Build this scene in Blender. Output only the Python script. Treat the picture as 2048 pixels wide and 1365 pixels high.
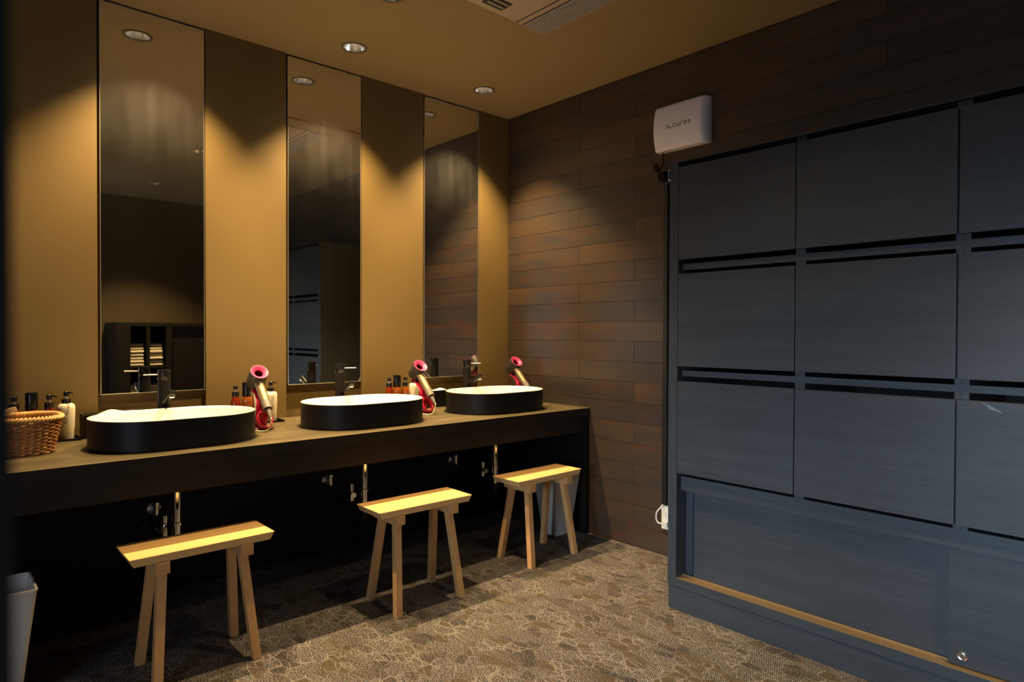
import bpy, bmesh, math, random
from mathutils import Vector, Matrix, Euler
random.seed(7)
S = bpy.context.scene
PI = math.pi
for o in list(bpy.data.objects):
    bpy.data.objects.remove(o, do_unlink=True)
COL = S.collection

# ------------------------------------------------------------------ camera
FOC = 1301.46
yaw, pit, rol = 0.8336762, -0.0125555, 0.0036143
fw = Vector((-math.sin(yaw)*math.cos(pit), math.cos(yaw)*math.cos(pit), math.sin(pit)))
rt = Vector((math.cos(yaw), math.sin(yaw), 0)); up = rt.cross(fw)
r2 = rt*math.cos(rol) + up*math.sin(rol); u2 = -rt*math.sin(rol) + up*math.cos(rol)
cd = bpy.data.cameras.new('camera'); cam = bpy.data.objects.new('camera', cd); COL.objects.link(cam)
m = Matrix((r2, u2, -fw)).transposed().to_4x4(); m.translation = Vector((3.176, -2.841, 1.15))
cam.matrix_world = m
cd.sensor_width = 36; cd.lens = 36*FOC/2048; cd.clip_start = 0.05
cd.dof.use_dof = True; cd.dof.focus_distance = 2.55; cd.dof.aperture_fstop = 3.3
S.camera = cam

# ------------------------------------------------------------------ view + world + lights
vs = S.view_settings
S.display_settings.display_device = 'sRGB'
vs.view_transform = 'Standard'; vs.look = 'None'; vs.gamma = 1; vs.use_curve_mapping = False
vs.exposure = 0.0
S.cycles.caustics_reflective = False; S.cycles.caustics_refractive = False
w = bpy.data.worlds.new('world'); S.world = w; w.use_nodes = True
w.node_tree.nodes['Background'].inputs[0].default_value = (0.66, 0.80, 1.0, 1)
w.node_tree.nodes['Background'].inputs[1].default_value = 5.0
CEIL = 2.542
WARM = (1.0, 0.68, 0.32)
# daylight coming in by the window behind the camera
ld = bpy.data.lights.new('daylight', 'AREA'); ld.shape = 'RECTANGLE'; ld.size = 1.5; ld.size_y = 1.0
ld.energy = 14; ld.color = (0.58, 0.79, 1.0); ld.spread = math.radians(32)
lo = bpy.data.objects.new('daylight', ld); COL.objects.link(lo); lo.location = (3.1, -4.86, 1.05)
dr = (Vector((2.28, -0.5, 0.30)) - lo.location)
lo.rotation_euler = dr.to_track_quat('-Z', 'Y').to_euler()

# ------------------------------------------------------------------ materials
def lin(c):
    return tuple(((x/255)/12.92 if x/255 <= .04045 else ((x/255+.055)/1.055)**2.4) for x in c)
def newmat(name):
    m = bpy.data.materials.new(name); m.use_nodes = True
    return m, m.node_tree.nodes, m.node_tree.links, m.node_tree.nodes['Principled BSDF']
def pbr(name, col, rough=.5, metal=0., spec=.5, bump=0., bscale=60., var=0., vscale=8., trans=0., coat=0., stretch=(1,1,1)):
    m, N, L, b = newmat(name)
    b.inputs['Roughness'].default_value = rough; b.inputs['Metallic'].default_value = metal
    b.inputs['Specular IOR Level'].default_value = spec
    b.inputs['Transmission Weight'].default_value = trans; b.inputs['Coat Weight'].default_value = coat
    tc = N.new('ShaderNodeTexCoord'); mp = N.new('ShaderNodeMapping'); mp.inputs['Scale'].default_value = stretch
    L.new(tc.outputs['Object'], mp.inputs['Vector'])
    nz = N.new('ShaderNodeTexNoise'); nz.inputs['Scale'].default_value = vscale; nz.inputs['Detail'].default_value = 4
    L.new(mp.outputs[0], nz.inputs['Vector'])
    mx = N.new('ShaderNodeMix'); mx.data_type = 'RGBA'
    mx.inputs['A'].default_value = (*[c*(1-var) for c in col], 1); mx.inputs['B'].default_value = (*[min(1, c*(1+var)) for c in col], 1)
    L.new(nz.outputs['Fac'], mx.inputs['Factor']); L.new(mx.outputs['Result'], b.inputs['Base Color'])
    if bump:
        n2 = N.new('ShaderNodeTexNoise'); n2.inputs['Scale'].default_value = bscale; n2.inputs['Detail'].default_value = 3
        L.new(mp.outputs[0], n2.inputs['Vector'])
        bp = N.new('ShaderNodeBump'); bp.inputs['Strength'].default_value = bump; bp.inputs['Distance'].default_value = .002
        L.new(n2.outputs['Fac'], bp.inputs['Height']); L.new(bp.outputs[0], b.inputs['Normal'])
    return m
def emis(name, col, st):
    m, N, L, b = newmat(name); b.inputs['Base Color'].default_value = (*col, 1)
    b.inputs['Emission Color'].default_value = (*col, 1); b.inputs['Emission Strength'].default_value = st
    return m
def ramp(N, pts, interp='LINEAR'):
    r = N.new('ShaderNodeValToRGB'); e = r.color_ramp.elements; r.color_ramp.interpolation = interp
    while len(e) > len(pts): e.remove(e[-1])
    while len(e) < len(pts): e.new(0.5)
    for i, (p, c) in enumerate(pts):
        e[i].position = p; e[i].color = (*c, 1) if len(c) == 3 else c
    return r
def math_(N, L, op, a, b=None, c=None):
    n = N.new('ShaderNodeMath'); n.operation = op
    for i, v in enumerate((a, b, c)):
        if v is None: continue
        if isinstance(v, (int, float)): n.inputs[i].default_value = v
        else: L.new(v, n.inputs[i])
    return n.outputs[0]
def mixc(N, L, f, a, b, mode='MIX'):
    n = N.new('ShaderNodeMix'); n.data_type = 'RGBA'; n.blend_type = mode
    for k, v in (('Factor', f), ('A', a), ('B', b)):
        if isinstance(v, (int, float)): n.inputs[k].default_value = v
        elif isinstance(v, tuple): n.inputs[k].default_value = (*v, 1)
        else: L.new(v, n.inputs[k])
    return n.outputs['Result']
def wood(name, dark, light, axis='X', fine=90., rough=.5, bump=.15, tone=None, streak=2.2, spec=.4):
    """grain running along `axis`; optional per-face 'tone' attribute"""
    m, N, L, b = newmat(name)
    b.inputs['Roughness'].default_value = rough; b.inputs['Specular IOR Level'].default_value = spec
    tc = N.new('ShaderNodeTexCoord'); mp = N.new('ShaderNodeMapping')
    sc = {'X': (.045, 1, 1), 'Y': (1, .045, 1), 'Z': (1, 1, .045)}[axis]
    mp.inputs['Scale'].default_value = sc; L.new(tc.outputs['Object'], mp.inputs['Vector'])
    vec = mp.outputs[0]
    if tone:
        at = N.new('ShaderNodeAttribute'); at.attribute_name = 'tone'
        ad = N.new('ShaderNodeVectorMath'); ad.operation = 'MULTIPLY_ADD'
        L.new(at.outputs['Color'], ad.inputs[0]); ad.inputs[1].default_value = (7, 7, 7); L.new(vec, ad.inputs[2]); vec = ad.outputs[0]
    n1 = N.new('ShaderNodeTexNoise'); n1.inputs['Scale'].default_value = fine; n1.inputs['Detail'].default_value = 5; n1.inputs['Roughness'].default_value = .65
    n2 = N.new('ShaderNodeTexNoise'); n2.inputs['Scale'].default_value = fine/7; n2.inputs['Detail'].default_value = 3; n2.inputs['Distortion'].default_value = .6
    L.new(vec, n1.inputs['Vector']); L.new(vec, n2.inputs['Vector'])
    s = math_(N, L, 'ADD', math_(N, L, 'MULTIPLY', n1.outputs['Fac'], .55), math_(N, L, 'MULTIPLY', n2.outputs['Fac'], .45))
    s = math_(N, L, 'MULTIPLY_ADD', math_(N, L, 'SUBTRACT', s, .5), streak, .5)
    s.node.use_clamp = True
    colr = mixc(N, L, s, dark, light)
    if tone: colr = tone(N, L, colr, at, tc)
    L.new(colr, b.inputs['Base Color'])
    bp = N.new('ShaderNodeBump'); bp.inputs['Strength'].default_value = bump; bp.inputs['Distance'].default_value = .001
    L.new(n1.outputs['Fac'], bp.inputs['Height']); L.new(bp.outputs[0], b.inputs['Normal'])
    return m

M = {}
M['gold_wall'] = pbr('gold_wall', (.150, .100, .033), .6, spec=.3, var=.05, vscale=3, bump=.05, bscale=300)
M['ceiling'] = pbr('ceiling_paint', (.325, .245, .118), .75, var=.02, vscale=2)
M['black_panel'] = pbr('black_panel', (.006, .0055, .005), .5, spec=.25, var=.2)
M['plain_dark'] = pbr('plain_dark', (.05, .045, .04), .7, var=.1)
M['plain_wall'] = pbr('plain_wall', (.075, .050, .019), .7, var=.05)
M['steel'] = pbr('steel', (.72, .70, .68), .22, 1.)
M['chrome'] = pbr('chrome', (.85, .84, .82), .08, 1.)
M['reflector'] = pbr('reflector', (.95, .92, .88), .12, 1.)
M['mirror_edge'] = pbr('mirror_edge', (.75, .70, .60), .3, .7)
M['matte_black'] = pbr('matte_black', (.006, .006, .007), .45, spec=.25, var=.05)
M['tap_black'] = pbr('tap_black', (.008, .008, .009),  .24, .0, spec=.3)
M['ceramic_white'] = pbr('ceramic_white', (.86, .85, .80), .18, coat=.3)
M['white_plastic'] = pbr('white_plastic', (.62, .60, .57), .4, var=.02)
M['device_white'] = pbr('device_white', (.88, .84, .86), .45, var=.02)
M['black_plastic'] = pbr('black_plastic', (.005, .005, .006), .22, spec=.3)
M['grey_ink'] = pbr('grey_ink', (.02, .02, .025), .5)
M['pale_ink'] = pbr('pale_ink', (.38, .37, .40), .5)
M['cream_bottle'] = pbr('cream_bottle', (.82, .74, .55), .35, var=.02)
M['amber'] = pbr('amber', (.17, .020, .004), .12, coat=.6, var=.25, vscale=20)
M['orange_amber'] = pbr('orange_amber', (.27, .070, .009), .12, coat=.6, var=.2, vscale=20)
M['liner'] = pbr('clear_tube', (.55, .45, .35), .2)
M['pink'] = pbr('pink', (.55, .012, .060), .3, .15, coat=.3)
M['pink_in'] = pbr('pink_inner', (.62, .060, .19), .4)
M['wine'] = pbr('wine', (.10, .002, .014), .4)
M['dryer_grey'] = pbr('dryer_grey', (.030, .025, .021), .42, .0, spec=.4)
M['bronze'] = pbr('bronze', (.27, .20, .11), .40, .6)
M['rubber_grey'] = pbr('rubber_grey', (.16, .14, .12), .5)
M['cord_beige'] = pbr('cord_beige', (.75, .65, .5), .4)
M['wicker'] = pbr('wicker', (.40, .18, .05), .3, var=.55, vscale=70, coat=.25)
M['wicker_rim'] = pbr('wicker_rim', (.62, .38, .15), .45, var=.3, vscale=60)
M['tan_paper'] = pbr('tan_paper', (.78, .55, .28), .6, var=.1, vscale=14)
M['cloth'] = pbr('cloth', (.82, .78, .68), .9, var=.05, bump=.4, bscale=350)
M['towel'] = pbr('towel', (.82, .74, .58), .95, var=.06, bump=.6, bscale=400)
M['ac_beige'] = pbr('ac_beige', (.52, .43, .33), .55, var=.02)
M['trim_brown'] = pbr('trim_brown', (.13, .10, .065), .5)
M['ac_grille'] = pbr('ac_grille', (.42, .38, .34), .5)
M['ac_bed'] = pbr('ac_bed', (.04, .035, .032), .6)
M['ac_black'] = pbr('ac_black', (.012, .012, .014), .5)
M['track'] = pbr('track_bronze', (.45, .30, .14), .35, .6)
M['conduit'] = pbr('conduit', (.010, .010, .010), .4)
M['lamp_glow'] = emis('lamp_glow', (1, .82, .58), 220.0)
M['window_glass'] = pbr('window_glass', (.9, .95, 1), .02, trans=1.)
M['stool'] = None

def tone_stool(N, L, c, at, tc):
    sx = N.new('ShaderNodeSeparateXYZ'); L.new(tc.outputs['Object'], sx.inputs[0])
    r = ramp(N, [(0, (.93, .90, .84)), (.31, (.97, .94, .88)), (.33, (1.04, 1.0, .96)), (.62, (1.0, .96, .90)), (.64, (1.04, 1.02, .96))], 'CONSTANT')
    f = math_(N, L, 'MULTIPLY_ADD', sx.outputs['X'], 1/.19, .5); L.new(f, r.inputs[0])
    return mixc(N, L, .9, c, r.outputs[0], 'MULTIPLY')
M['seat_wood'] = wood('seat_wood', (.62, .36, .14), (.84, .57, .26), 'Y', 60, .42, .1, tone_stool, 1.4)
M['leg_wood'] = wood('leg_wood', (.54, .28, .105), (.76, .44, .18), 'Z', 60, .45, .1, None, 1.3)
M['laminate'] = wood('laminate', (.021, .025, .028), (.048, .054, .059), 'X', 150, .42, .35, None, 2.0)
M['laminate_v'] = wood('laminate_vertical', (.021, .025, .028), (.045, .051, .056), 'Z', 150, .42, .35, None, 2.0)
M['cabinet_dark'] = wood('cabinet_dark', (.006, .005, .004), (.013, .010, .008), 'X', 100, .5, .2)

def tone_plank(N, L, c, at, tc):
    # each board has its own stain; dark and rusty cloudy blotches are part of the stain
    t = N.new('ShaderNodeSeparateColor'); L.new(at.outputs['Color'], t.inputs[0])
    r = ramp(N, [(0, (.80, .80, .84)), (.4, (.95, .92, .90)), (.75, (1.03, .98, .93)), (1, (1.16, 1.06, .95))]); L.new(t.outputs[0], r.inputs[0])
    c = mixc(N, L, 1., c, r.outputs[0], 'MULTIPLY')
    mp = N.new('ShaderNodeMapping'); mp.inputs['Scale'].default_value = (1.6, 1, 5); L.new(tc.outputs['Object'], mp.inputs['Vector'])
    ad = N.new('ShaderNodeVectorMath'); ad.operation = 'MULTIPLY_ADD'; L.new(at.outputs['Color'], ad.inputs[0]); ad.inputs[1].default_value = (1.5, 1.5, 1.5); L.new(mp.outputs[0], ad.inputs[2])
    n = N.new('ShaderNodeTexNoise'); n.inputs['Scale'].default_value = 1.3; n.inputs['Detail'].default_value = 5; L.new(ad.outputs[0], n.inputs['Vector'])
    rb = ramp(N, [(.35, (0, 0, 0)), (.62, (1, 1, 1))]); L.new(n.outputs['Fac'], rb.inputs[0])
    c = mixc(N, L, math_(N, L, 'MULTIPLY', rb.outputs[0], .6), c, (.026, .026, .030))
    n = N.new('ShaderNodeTexNoise'); n.inputs['Scale'].default_value = 2.1; n.inputs['Detail'].default_value = 6; n.inputs['Distortion'].default_value = .8; L.new(mp.outputs[0], n.inputs['Vector'])
    rb = ramp(N, [(.52, (0, 0, 0)), (.70, (1, 1, 1))]); L.new(n.outputs['Fac'], rb.inputs[0])
    return mixc(N, L, math_(N, L, 'MULTIPLY', rb.outputs[0], .55), c, (.080, .036, .018))
M['plank'] = wood('stained_planks', (.044, .029, .017), (.094, .061, .034), 'X', 45, .38, .25, tone_plank, 1.7, .5)

def counter_mat():
    m, N, L, b = newmat('stone_laminate'); b.inputs['Roughness'].default_value = .42
    tc = N.new('ShaderNodeTexCoord'); mp = N.new('ShaderNodeMapping'); mp.inputs['Scale'].default_value = (1, .22, 1); mp.inputs['Rotation'].default_value = (0, 0, .2)
    L.new(tc.outputs['Object'], mp.inputs['Vector'])
    n = N.new('ShaderNodeTexNoise'); n.inputs['Scale'].default_value = 11; n.inputs['Detail'].default_value = 7; n.inputs['Distortion'].default_value = .5
    L.new(mp.outputs[0], n.inputs['Vector'])
    r = ramp(N, [(.3, (.056, .043, .020)), (.5, (.086, .067, .031)), (.68, (.118, .092, .044))]); L.new(n.outputs['Fac'], r.inputs[0])
    L.new(r.outputs[0], b.inputs['Base Color']); return m
M['counter'] = counter_mat()
M['highlight_tan'] = pbr('highlight_tan', (.30, .235, .12), .4)

def carpet_mat():
    m, N, L, b = newmat('carpet'); b.inputs['Roughness'].default_value = .95; b.inputs['Specular IOR Level'].default_value = .1
    tc = N.new('ShaderNodeTexCoord'); co = tc.outputs['Object']
    sp = N.new('ShaderNodeSeparateXYZ'); L.new(co, sp.inputs[0])
    def noise(scale, det=2, src=co):
        n = N.new('ShaderNodeTexNoise'); n.inputs['Scale'].default_value = scale; n.inputs['Detail'].default_value = det; L.new(src, n.inputs['Vector']); return n
    nd = noise(9, 3)
    va = N.new('ShaderNodeVectorMath'); va.operation = 'MULTIPLY_ADD'; L.new(nd.outputs['Color'], va.inputs[0]); va.inputs[1].default_value = (.034, .034, 0); L.new(co, va.inputs[2])
    def vor(feature, scale, off, a, st):
        mp = N.new('ShaderNodeMapping'); mp.inputs['Location'].default_value = (off, off*.7, 0); mp.inputs['Rotation'].default_value = (0, 0, a); mp.inputs['Scale'].default_value = (1, st, 1); L.new(va.outputs[0], mp.inputs['Vector'])
        v = N.new('ShaderNodeTexVoronoi'); v.feature = feature; v.voronoi_dimensions = '2D'; v.inputs['Scale'].default_value = scale; L.new(mp.outputs[0], v.inputs['Vector']); return v
    SETS = ((14, 0, .5, 1.8), (9, 3.3, 1.9, 2.2))
    # base heather: dark brown-grey to taupe, in soft clouds
    n1 = noise(5, 3); r1 = ramp(N, [(.38, (.055, .050, .052)), (.62, (.110, .098, .088))]); L.new(n1.outputs['Fac'], r1.inputs[0])
    c = r1.outputs[0]
    # ribs of the loop pile, in only some of the cells
    q = math_(N, L, 'ADD', math_(N, L, 'MULTIPLY', sp.outputs['X'], .89), math_(N, L, 'MULTIPLY', sp.outputs['Y'], .45))
    s = math_(N, L, 'MULTIPLY_ADD', math_(N, L, 'SINE', math_(N, L, 'MULTIPLY', q, 2*PI/.0058)), .5, .5)
    vc = vor('F1', *SETS[0]); sc = N.new('ShaderNodeSeparateColor'); L.new(vc.outputs['Color'], sc.inputs[0])
    rib = mixc(N, L, s, (.014, .014, .017), (.215, .200, .195))
    fr = ramp(N, [(0, (0, 0, 0)), (.34, (.85, .85, .85))], 'CONSTANT'); L.new(sc.outputs[0], fr.inputs[0])
    c = mixc(N, L, fr.outputs[0], c, rib)
    # flat tan cells
    tan = mixc(N, L, s, (.050, .041, .030), (.105, .084, .058))
    ft = ramp(N, [(0, (0, 0, 0)), (.84, (.85, .85, .85))], 'CONSTANT'); L.new(sc.outputs[1], ft.inputs[0])
    c = mixc(N, L, ft.outputs[0], c, tan)
    # speckle
    n3 = noise(210, 1); r3 = ramp(N, [(.36, (.10, .10, .12)), (.48, (.75, .75, .75)), (.58, (1.6, 1.55, 1.5)), (.66, (2.4, 2.35, 2.3))]); L.new(n3.outputs['Fac'], r3.inputs[0])
    c = mixc(N, L, math_(N, L, 'SUBTRACT', .95, math_(N, L, 'MULTIPLY', ft.outputs[0], .5)), c, r3.outputs[0], 'MULTIPLY')
    # stray coloured flecks in the yarn
    n5 = noise(330, 1); r5 = ramp(N, [(.40, (.70, 1.02, 1.10)), (.52, (1, 1, 1)), (.62, (1.35, .92, .72))]); L.new(n5.outputs['Fac'], r5.inputs[0])
    c = mixc(N, L, .9, c, r5.outputs[0], 'MULTIPLY')
    # pale crackle lines, broken up by the weave
    def crack(st_, wd):
        v = vor('DISTANCE_TO_EDGE', *st_); r = ramp(N, [(0, (1, 1, 1)), (wd, (.7, .7, .7)), (wd*1.6, (0, 0, 0))]); L.new(v.outputs['Distance'], r.inputs[0]); return r.outputs[0]
    k = math_(N, L, 'MAXIMUM', crack(SETS[0], .045), crack(SETS[1], .030))
    nb = noise(8, 3); rb = ramp(N, [(.44, (.10, .10, .10)), (.58, (1, 1, 1))]); L.new(nb.outputs['Fac'], rb.inputs[0])
    n4 = noise(280, 1); r4 = ramp(N, [(.42, (.1, .1, .1)), (.52, (1, 1, 1))]); L.new(n4.outputs['Fac'], r4.inputs[0])
    k = math_(N, L, 'MULTIPLY', math_(N, L, 'MULTIPLY', k, rb.outputs[0]), r4.outputs[0])
    c = mixc(N, L, math_(N, L, 'MULTIPLY', k, .9), c, (.26, .245, .235))
    L.new(c, b.inputs['Base Color'])
    bp = N.new('ShaderNodeBump'); bp.inputs['Strength'].default_value = .5; bp.inputs['Distance'].default_value = .002
    L.new(math_(N, L, 'ADD', s, n3.outputs['Fac']), bp.inputs['Height']); L.new(bp.outputs[0], b.inputs['Normal'])
    return m
M['carpet'] = carpet_mat()

def mirror_mat():
    # silvered glass with wiped-on cleaning haze in the upper part (vertical smears)
    m, N, L, b = newmat('mirror_glass')
    b.inputs['Base Color'].default_value = (.86, .86, .80, 1); b.inputs['Metallic'].default_value = 1; b.inputs['Roughness'].default_value = .0
    tc = N.new('ShaderNodeTexCoord'); mp = N.new('ShaderNodeMapping'); mp.inputs['Scale'].default_value = (1, 1, .12); L.new(tc.outputs['Object'], mp.inputs['Vector'])
    n = N.new('ShaderNodeTexNoise'); n.inputs['Scale'].default_value = 16; n.inputs['Detail'].default_value = 4; L.new(mp.outputs[0], n.inputs['Vector'])
    sp = N.new('ShaderNodeSeparateXYZ'); L.new(tc.outputs['Object'], sp.inputs[0])
    nz = N.new('ShaderNodeTexNoise'); nz.inputs['Scale'].default_value = 3.5; nz.inputs['Detail'].default_value = 2; L.new(tc.outputs['Object'], nz.inputs['Vector'])
    h = math_(N, L, 'ADD', sp.outputs['Z'], math_(N, L, 'MULTIPLY', nz.outputs['Fac'], .35))
    r = ramp(N, [(.0, (0, 0, 0)), (.42, (.12, .12, .12)), (.75, (1, 1, 1)), (.95, (.6, .6, .6))]); 
    L.new(math_(N, L, 'MULTIPLY_ADD', h, .95, -.72), r.inputs[0])
    f = math_(N, L, 'MULTIPLY', math_(N, L, 'MULTIPLY', r.outputs[0], n.outputs['Fac']), .07)
    d = N.new('ShaderNodeBsdfDiffuse'); d.inputs['Color'].default_value = (.8, .8, .78, 1)
    mx = N.new('ShaderNodeMixShader'); L.new(f, mx.inputs[0]); L.new(b.outputs[0], mx.inputs[1]); L.new(d.outputs[0], mx.inputs[2])
    L.new(mx.outputs[0], N['Material Output'].inputs['Surface']); return m
M['mirror'] = mirror_mat()

# ------------------------------------------------------------------ mesh helpers
def BM(): return bmesh.new()
def box(bm, x0, x1, y0, y1, z0, z1, mat=None, bev=0):
    vs_ = [bm.verts.new((x, y, z)) for x in (x0, x1) for y in (y0, y1) for z in (z0, z1)]
    fs = [bm.faces.new([vs_[i] for i in q]) for q in ((0, 1, 3, 2), (4, 6, 7, 5), (0, 4, 5, 1), (2, 3, 7, 6), (0, 2, 6, 4), (1, 5, 7, 3))]
    if bev:
        es = list({e for f in fs for e in f.edges})
        bmesh.ops.bevel(bm, geom=es, offset=bev, segments=2, profile=.7, affect='EDGES')
    if mat is not None: bmesh.ops.transform(bm, matrix=mat, verts=[v for v in vs_ if v.is_valid])
    return vs_
def loft(bm, rings, cap0=True, cap1=True, closed=True):
    R = [[bm.verts.new(p) for p in r] for r in rings]
    n = len(R[0])
    for a, b in zip(R, R[1:]):
        for i in range(n if closed else n-1):
            j = (i+1) % n; bm.faces.new((a[i], a[j], b[j], b[i]))
    if cap0: bm.faces.new(list(reversed(R[0])))
    if cap1: bm.faces.new(R[-1])
    return R
def circ(c, r, n=32, ax=Vector((0, 0, 1)), ref=None, sx=1., sy=1.):
    ax = Vector(ax).normalized()
    u = (Vector(ref) if ref else (Vector((1, 0, 0)) if abs(ax.x) < .9 else Vector((0, 1, 0))))
    u = (u - ax*u.dot(ax)).normalized(); v = ax.cross(u); c = Vector(c)
    return [c + u*math.cos(2*PI*i/n)*r*sx + v*math.sin(2*PI*i/n)*r*sy for i in range(n)]
def lathe(bm, prof, c=(0, 0, 0), ax=(0, 0, 1), n=32, cap0=True, cap1=True, ref=None, sx=1., sy=1.):
    ax = Vector(ax).normalized(); c = Vector(c)
    loft(bm, [circ(c+ax*h, max(r, 1e-5), n, ax, ref, sx, sy) for r, h in prof], cap0, cap1)
def tube(bm, pts, r, n=10, caps=True, flat=None, refup=Vector((0, 0, 1))):
    pts = [Vector(p) for p in pts]; rings = []; prev = None
    for i, p in enumerate(pts):
        t = (pts[min(i+1, len(pts)-1)] - pts[max(i-1, 0)]).normalized()
        if prev is None:
            ref = refup if abs(t.dot(refup)) < .95 else Vector((1, 0, 0))
            u = (ref - t*ref.dot(t)).normalized()
        else: u = (prev - t*prev.dot(t)).normalized()
        prev = u; v = t.cross(u); rr = r[i] if isinstance(r, (list, tuple)) else r
        a, b = (rr, rr) if not flat else (rr*flat, rr)
        rings.append([p + u*math.cos(2*PI*k/n)*a + v*math.sin(2*PI*k/n)*b for k in range(n)])
    loft(bm, rings, caps, caps)
def smooth_path(P, per=6):
    P = [Vector(p) for p in P]; out = []
    for i in range(len(P)-1):
        p0 = P[max(i-1, 0)]; p1 = P[i]; p2 = P[i+1]; p3 = P[min(i+2, len(P)-1)]
        for k in range(per):
            t = k/per
            out.append(.5*((2*p1) + (p2-p0)*t + (2*p0-5*p1+4*p2-p3)*t*t + (3*p1-p0-3*p2+p3)*t**3))
    out.append(P[-1]); return out
def stadium(xc, yc, L, W, z, n=64):
    out = []; rr = W/2; h = L/2-rr
    for i in range(n):
        a = 2*PI*i/n; s = 1 if math.cos(a) >= 0 else -1
        out.append(Vector((xc+math.sin(a)*rr, yc+math.cos(a)*rr+s*h, z)))
    return out
def rrect(x0, x1, y0, y1, r, z, k=5):
    out = []
    for cx, cy, a0 in ((x1-r, y1-r, 0), (x0+r, y1-r, PI/2), (x0+r, y0+r, PI), (x1-r, y0+r, 1.5*PI)):
        for i in range(k+1):
            a = a0+i*PI/2/k; out.append(Vector((cx+r*math.cos(a), cy+r*math.sin(a), z)))
    return out
def mk(name, bm, mat, parent=None, smooth=None, loc=None, norm=True):
    if norm: bmesh.ops.recalc_face_normals(bm, faces=bm.faces[:])
    me = bpy.data.meshes.new(name); bm.to_mesh(me); bm.free()
    mats = mat if isinstance(mat, (list, tuple)) else [mat]
    for q in mats: me.materials.append(M[q] if isinstance(q, str) else q)
    if smooth:
        me.polygons.foreach_set('use_smooth', [True]*len(me.polygons))
        me.set_sharp_from_angle(angle=math.radians(smooth))
    o = bpy.data.objects.new(name, me); COL.objects.link(o)
    if parent: o.parent = parent
    if loc: o.location = loc
    return o
def thing(name, label, cat, loc=(0, 0, 0), rotz=0, group=None):
    o = bpy.data.objects.new(name, None); COL.objects.link(o); o.empty_display_size = .05
    o.location = loc; o.rotation_euler = (0, 0, rotz)
    return tag(o, label, cat, group)
def tag(o, label, cat, group=None):
    o['label'] = label; o['category'] = cat
    if group: o['group'] = group
    return o
def struct(o): o['kind'] = 'structure'; return o
def kids(o): return [c for c in bpy.data.objects if c.parent == o]
def dup(root, loc, rotz=0, label=None, group=None):
    r = root.copy(); COL.objects.link(r); r.location = loc; r.rotation_euler = (0, 0, rotz)
    if label: r['label'] = label
    if group: r['group'] = group
    for ch in kids(root):
        c = ch.copy(); COL.objects.link(c); c.parent = r
        for g in kids(ch):
            d = g.copy(); COL.objects.link(d); d.parent = c
    return r

# ------------------------------------------------------------------ room shell
XR, YF = 4.45, -4.75
MIR = [(-2.285, -1.873), (-1.477, -1.070), (-.655, -.246)]
MZ0, MZ1 = .883, 2.532
bm = BM(); box(bm, -.1, XR+.1, YF-.1, .1, -.1, 0); struct(mk('floor', bm, 'carpet'))

LAMPS = [(.287, -2.080), (.287, -1.267), (.287, -.443), (.838, -1.400), (2.19, -1.254), (3.61, -1.205)]
AC = (.917, 1.90, -1.52, -.542)
bm = BM()
def loop_edges(pts):
    v = [bm.verts.new(p) for p in pts]
    return [bm.edges.new((v[i], v[(i+1) % len(v)])) for i in range(len(v))]
ed = loop_edges([(-.1, YF-.1, CEIL), (XR+.1, YF-.1, CEIL), (XR+.1, .1, CEIL), (-.1, .1, CEIL)])
for x, y in LAMPS: ed += loop_edges(circ((x, y, CEIL), .052, 32))
bmesh.ops.triangle_fill(bm, use_beauty=True, use_dissolve=False, edges=ed)
for f in bm.faces:
    if f.normal.z > 0: f.normal_flip()
ce = mk('ceiling', bm, 'ceiling', norm=False); struct(ce)
bm = BM(); box(bm, -.2, XR+.2, YF-.2, .2, CEIL+.14, CEIL+.2); o = mk('ceiling', bm, 'plain_dark'); struct(o)

# wall_left: piers with shallow niches for the mirrors
bm = BM()
prof = [(.004, YF)]
for a, b in MIR: prof += [(.004, a-.011), (-.022, a-.011), (-.022, b+.005), (.004, b+.005)]
prof += [(.004, .02)]
for (x0, y0), (x1, y1) in zip(prof, prof[1:]):
    v = [bm.verts.new(p) for p in ((x0, y0, 0), (x1, y1, 0), (x1, y1, CEIL), (x0, y0, CEIL))]; bm.faces.new(v)
bx = [bm.verts.new(p) for p in ((-.1, YF-.1, 0), (-.1, .1, 0), (-.1, .1, CEIL), (-.1, YF-.1, CEIL))]; bm.faces.new(bx)
struct(mk('wall_left', bm, 'gold_wall', norm=False))
bm = BM(); box(bm, .004, .012, -2.83, -.03, 0, .69); struct(mk('trim_1', bm, 'black_panel'))

# wall_back: stained boards with open joints, one mesh
bm = BM(); lay = bm.loops.layers.color.new('tone')
def tinted(bm, f0, c):
    for f in bm.faces[f0:]:
        for l in f.loops: l[lay] = c
rows = 24
for k in range(-1, rows):
    z0 = max(.005+.11*k, 0.0); z1 = min(.005+.11*(k+1), CEIL)
    if z1 <= z0+.001: continue
    ev = k % 2 == 0
    xs = [.004] + ([.628, 2.25, 3.5] if ev else [1.026, 2.75]) + [XR]
    for a, b in zip(xs, xs[1:]):
        bm.faces.ensure_lookup_table(); n0 = len(bm.faces)
        t = random.random()
        box(bm, a+.0008, b-.0008, .0, .012, z0+.0009, z1-.0009, bev=.0012)
        bm.faces.ensure_lookup_table(); tinted(bm, n0, (t, random.random(), random.random(), 1))
box(bm, -.1, XR+.1, .008, .1, 0, CEIL)
struct(mk('wall_back', bm, 'plank'))
bm = BM(); box(bm, XR, XR+.1, YF-.1, .0079, 0, CEIL); struct(mk('wall_right', bm, 'plain_wall'))
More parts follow.
